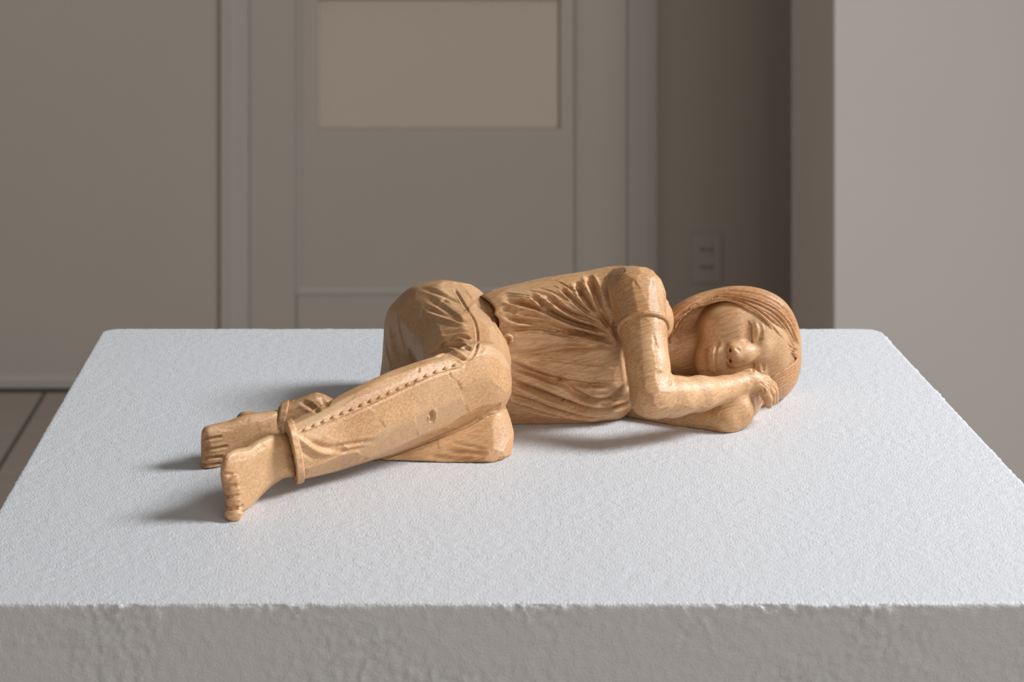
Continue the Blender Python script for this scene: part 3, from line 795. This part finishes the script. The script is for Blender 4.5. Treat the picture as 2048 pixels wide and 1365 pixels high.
big = [[(1059, 587), (1106, 624), (1153, 646), (1206, 665)], [(1000, 598), (1044, 607), (1090, 621), (1137, 643), (1215, 664)], [(1090, 590), (1137, 624), (1184, 643), (1217, 658)],
 [(1150, 562), (1169, 596), (1194, 627), (1217, 655)], [(1175, 549), (1194, 596), (1206, 627), (1222, 658)], [(1000, 630), (1044, 643), (1090, 649), (1137, 662), (1231, 684)], [(1012, 661), (1075, 656), (1122, 665), (1169, 668), (1234, 686)],
 [(1016, 734), (1050, 743), (1106, 759), (1169, 771), (1225, 770)], [(1016, 762), (1059, 777), (1106, 796), (1162, 818), (1200, 824), (1247, 812), (1268, 797)], [(1014, 790), (1060, 805), (1110, 822), (1165, 836), (1215, 836)],
 [(1100, 744), (1160, 790), (1205, 806), (1244, 780), (1262, 765)], [(1019, 715), (1075, 705), (1137, 696), (1230, 690)], [(1120, 575), (1160, 612), (1200, 642)]]
for b_, (w_, d_) in zip(big, [(1.5, 1.9), (1.7, 2.0), (1.5, 1.8), (1.8, 2.2), (2.0, 2.6), (1.7, 1.7), (1.6, 1.9), (2.0, 1.7), (1.9, 2.0), (1.6, 1.4), (2.0, 1.4), (2.0, 0.9), (1.2, 1.5)]):
    ss.append((b_, w_, d_, 0.15))
ss += [([(1003, 592), (1030, 596), (1050, 604)], 2.2, 1.2, 0.3), ([(1000, 616), (1020, 622), (1034, 630)], 2.0, 1.2, 0.3), ([(1010, 640), (1070, 632), (1130, 655)], 2.4, 1.2, 0.3)]
Vs = carve(Vs, Qs_, ss)
shirt = part('shirt', Vs, Qs_, M_WOOD, tone=ts)

# ---- trousers
TR = Vol([(-66, 66, .6)], [(1058, 1296, .75)], [(-0.6, 72, .55)])
PEL = [(958, 590), (940, 578), (905, 572), (880, 568), (850, 567), (825, 574), (800, 591), (780, 615), (770, 645), (767, 680), (765, 720), (760, 765), (775, 800), (830, 812), (900, 800), (975, 770), (1013, 735), (1009, 704), (990, 666), (981, 632), (969, 604)]
TR.puff(PEL, lambda u, v: 1258 - (np.clip(u, 760, 1020) - 880) * 0.10, 30, 30, R=27, k=0, pw=2.2)
WST = [(920, 612), (955, 604), (1000, 598), (1045, 598), (1050, 700), (1040, 840), (960, 845), (920, 780)]
TR.puff(WST, 1232, 22, 22, R=20, k=3, pw=2.4)
TR.chain([(S(895, 655, 1240), 25), (S(930, 720, 1195), 22.5), (S(946, 762, 1168), 19.5)], 8)
SHN = [(530, 862), (566, 850), (585, 842), (640, 815), (700, 780), (770, 748), (830, 724), (870, 714), (915, 700), (960, 684), (995, 695), (1014, 735), (1016, 770), (1003, 803), (940, 846), (850, 882), (760, 916), (700, 936), (640, 953), (597, 963), (560, 975), (535, 920)]
P_SHN = Poly2(SHN)
shin_y = lin(575, 1079, 965, 1159)
LOW = [(700, 890), (760, 870), (800, 856), (850, 840), (900, 820), (950, 806), (1000, 804), (1019, 835), (1027, 875), (1020, 910), (1000, 928), (970, 939), (850, 942), (720, 939), (660, 925)]
low_y = lambda u, v: lin(560, 1150, 1000, 1141)(u, v) + (925 - np.clip(v, 790, 950)) * 0.28
TR.puff(LOW, low_y, 16, 16, R=15, k=2, pw=2.1)
RLW = [(520, 818), (556, 812), (575, 806), (600, 796), (622, 788), (645, 788), (672, 802), (740, 815), (790, 830), (805, 865), (780, 900), (720, 920), (640, 905), (580, 885), (520, 880)]
P_RLW = Poly2(RLW)
TR.puff(P_RLW, lin(560, 1151, 800, 1163), 12, 14, R=11, k=3, pw=2.3)
TR.cone(S(900, 720, 1240), 16, S(935, 874, 1174), 9, 4)
TR.puff(P_SHN, shin_y, 18, 17, R=18, k=0.8, pw=2.3)
TR.cone(S(935, 735, 1185), 20, S(948, 764, 1164), 18.5, 6)
# legs end in a hollow hem
def edge_on(p, q, turn):
    """normal of a plane through the line p-q, seen nearly edge-on"""
    a, b = S(p[0], p[1], 1100), S(q[0], q[1], 1100)
    view = (a + b) / 2 - np.array([0, 0, HMM]); view /= np.linalg.norm(view)
    n = np.cross(view, b - a); n /= np.linalg.norm(n)
    n = n if n[0] < 0 else -n
    n = n - view * turn
    return n / np.linalg.norm(n)
axf = edge_on((572, 848), (600, 962), 0.12)
axr = edge_on((564, 806), (550, 870), 0.05)
cf, cr = S(588, 906, 1082), S(561, 840, 1151)
TR.halfspace(cf, axf, 42); TR.halfspace(cr, axr, 28)
TR.cone(S(604, 904, 1085), 10.5, S(560, 917, 1078), 11.5, 0.4, 'cut')
TR.cone(S(572, 845, 1150), 8.6, S(530, 850, 1149), 9.2, 0.4, 'cut')
TR.ground()
Vt, Qt = TR.mesh(); del TR
Vt = relax(Vt, Qt, 1)
Vt, tt = chisel(Vt, Qt, 250, 20, 0.36, 0.85, 0.6, 0.48)
Vt = relax(Vt, Qt, 1)
seam_hip = [(908, 576), (930, 612), (948, 640), (955, 670), (952, 700), (938, 722), (925, 735)]
seam_leg = [(925, 735), (870, 752), (800, 784), (720, 822), (650, 850), (612, 866), (590, 872)]
ts_ = [
 ([(1004, 806), (940, 849), (850, 886), (760, 919), (710, 934)], 0.9, 0.9, 0.05),
 (seam_hip, 0.75, 1.2, 0.05), (seam_leg, 0.6, 1.0, 0.05),
 ([(868, 700), (895, 682), (920, 674), (945, 678)], 1.5, 2.6, 0.2), ([(858, 706), (895, 694), (925, 694), (945, 703)], 1.5, 2.8, 0.2),
 ([(872, 716), (895, 706), (915, 712), (935, 722)], 1.5, 2.6, 0.2), ([(880, 690), (910, 680), (938, 686)], 1.4, -1.0, 0.25), ([(866, 712), (895, 700), (930, 708)], 1.4, -1.0, 0.25),
 ([(875, 670), (905, 664), (942, 660)], 1.6, 1.0, 0.3), ([(845, 590), (880, 612), (920, 640), (945, 650)], 1.8, 1.0, 0.3), ([(832, 622), (870, 634), (915, 648), (942, 652)], 1.8, -1.1, 0.3),
 ([(838, 575), (880, 588), (925, 612)], 1.6, 1.0, 0.3), ([(840, 612), (880, 626), (930, 646)], 1.6, 0.8, 0.3),
 ([(780, 640), (783, 680), (794, 715), (806, 730)], 1.5, 1.0, 0.25), ([(793, 610), (798, 650), (808, 690), (820, 712)], 1.4, 0.9, 0.25), ([(772, 680), (776, 710), (786, 738)], 1.3, 0.9, 0.25),
 ([(590, 870), (610, 888), (640, 905), (672, 908)], 1.6, -1.1, 0.25), ([(612, 878), (650, 895), (700, 890), (760, 880)], 1.6, 0.9, 0.25), ([(596, 890), (612, 905), (640, 920)], 1.8, 0.8, 0.3),
 ([(640, 900), (690, 902), (740, 893)], 1.3, 0.7, 0.3),
 ([(860, 824), (866, 834), (861, 845)], 1.4, 2.6, 0.2), ([(838, 735), (836, 745)], 0.8, 0.6, 0.2), ([(898, 745), (902, 757)], 0.8, 0.6, 0.2),
 ([(880, 905), (940, 905), (985, 912)], 1.6, 0.7, 0.3), ([(900, 888), (940, 893), (975, 900)], 1.4, 0.7, 0.3), ([(850, 912), (900, 918), (950, 922)], 1.3, 0.5, 0.3),
 ([(600, 802), (620, 812), (640, 828)], 1.6, 1.2, 0.25), ([(640, 795), (650, 808), (655, 815)], 1.4, 0.8, 0.3),
 ([(968, 600), (985, 640), (1000, 690)], 1.4, 0.6, 0.2),
]
Vt = carve(Vt, Qt, ts_)
trousers = part('trousers', Vt, Qt, M_WOOD, tone=tt)

# ---- small carved pieces laid on the clothes
def tube(name, P, r, mat, parent, closed=False, flat=1.0, up=None, seg=8, rough=0.0):
    P = np.asarray(P, float); n = len(P)
    V = []; Q = []
    for i in range(n):
        a = P[(i - 1) % n] if closed or i > 0 else P[i]; b = P[(i + 1) % n] if closed or i < n - 1 else P[i]
        t = (b - a) / max(np.linalg.norm(b - a), 1e-9)
        upv = np.array(up if up is not None else (0, 0, 1.0)); 
        if abs(t @ upv) > 0.95: upv = np.array((1.0, 0, 0))
        s = np.cross(t, upv); s /= np.linalg.norm(s); q = np.cross(s, t)
        rr = r * (1 + rough * (rng.random() - 0.5))
        if not closed and i in (0, n - 1): rr *= 0.5
        for k in range(seg):
            an = 2 * math.pi * k / seg
            V.append(P[i] + s * math.cos(an) * rr * flat + q * math.sin(an) * rr)
    for i in range(n if closed else n - 1):
        for k in range(seg):
            a = i * seg + k; b = i * seg + (k + 1) % seg; j = ((i + 1) % n) * seg
            Q.append((a, b, j + (k + 1) % seg, j + k))
    V = np.array(V)
    if not closed:
        c0 = len(V); V = np.vstack([V, P[0], P[-1]])
        for k in range(seg):
            Q.append((k, c0, c0, (k + 1) % seg)); Q.append(((n - 1) * seg + k, (n - 1) * seg + (k + 1) % seg, c0 + 1, c0 + 1))
        me = bpy.data.meshes.new(name)
        me.from_pydata([tuple(p) for p in (V - ROOT) / 1000], [], [tuple(dict.fromkeys(q)) for q in Q]); me.update()
        for p in me.polygons: p.use_smooth = True
        return link(name, me, mat, parent)
    return part(name, V, np.array(Q), mat, parent)

def ring(c, axis_v, r1, r2, n=40):
    a = np.asarray(axis_v, float); a /= np.linalg.norm(a)
    e1 = np.cross(a, (0, 0, 1.0)); e1 /= np.linalg.norm(e1); e2 = np.cross(a, e1)
    return [c + e1 * math.cos(t) * r1 + e2 * math.sin(t) * r2 for t in np.linspace(0, 2 * math.pi, n, endpoint=False)]
# sleeve hem
tube('sleeve_hem', ring(S(1287, 654.5, 1186.2), ax_arm, 12.9, 12.9), 1.3, M_WOOD, shirt, True, rough=0.35)
# cuffs: turned-up bands round the hems
for (P_, yc_, Tf_, Tb_, R_, pw_, c_, ax_, wid, r_in) in ((P_SHN, shin_y, 18, 17, 18, 2.3, cf, axf, 2.0, 10.5), (P_RLW, lin(560, 1151, 800, 1163), 12, 14, 11, 2.3, cr, axr, 2.0, 8.6)):
    ax_ = ax_ / np.linalg.norm(ax_)
    K = Vol([(c_[0] - 16, c_[0] + 16, .42)], [(c_[1] - 24, c_[1] + 24, .5)], [(-0.6, c_[2] + 24, .42)])
    K.puff(P_, yc_, Tf_, Tb_, R=R_, k=0, pw=pw_, grow=1.3)
    K.halfspace(c_ + ax_ * wid, ax_, 60, 0.8); K.halfspace(c_ - ax_ * wid, -ax_, 60, 0.8)
    K.cone(c_ - ax_ * 8, r_in, c_ + ax_ * 8, r_in, 0.4, 'cut')
    K.ground()
    Vk, Qk = K.mesh(); Vk = relax(Vk, Qk, 1)
    Vk = Vk + normals(Vk, Qk) * (0.18 * np.sin(Vk[:, 2] * 1.3) * np.cos(Vk[:, 1] * 0.9))[:, None]
    part('trouser_cuff', Vk, Qk, M_WOOD, trousers)
# little carved knot at the waistband
kc = S(1014, 681, 1196)
kn = [kc + np.array([0.15 * math.sin(3 * t), 0, 0]) + np.array([math.cos(t) * 2.5, -math.sin(t) * 0.6, math.sin(t) * 2.9]) for t in np.linspace(0, 2 * math.pi, 24, endpoint=False)]
tube('waist_knot', kn, 0.95, M_WOOD, trousers, True, up=(0, 1, 0), rough=0.4)
# stitches along the leg seam
bv = BVHTree.FromPolygons([tuple(p) for p in Vt], [tuple(q) for q in Qt.tolist()])
C = catmull([(918, 728), (870, 745), (800, 776), (720, 812), (650, 842), (605, 862)], False, 8)
L = np.concatenate([[0], np.cumsum(np.linalg.norm(np.diff(C, axis=0), axis=1))])
for sv in np.linspace(8, L[-1] - 6, 17):
    u, v = np.interp(sv, L, C[:, 0]), np.interp(sv, L, C[:, 1])
    P = []
    for du, dv in ((-5, 2.5), (0, 0), (5, -2.5)):
        h = bv.ray_cast(Vector((0, 0, HMM)), Vector(((u + du - U0) / F, 1, -(v + dv - V0) / F)).normalized())
        if h[0] is not None: P.append(np.array(h[0]) + np.array(h[1]) * 0.25)
    if len(P) == 3: tube('stitch', P, 0.85, M_WOOD, trousers, rough=0.3)
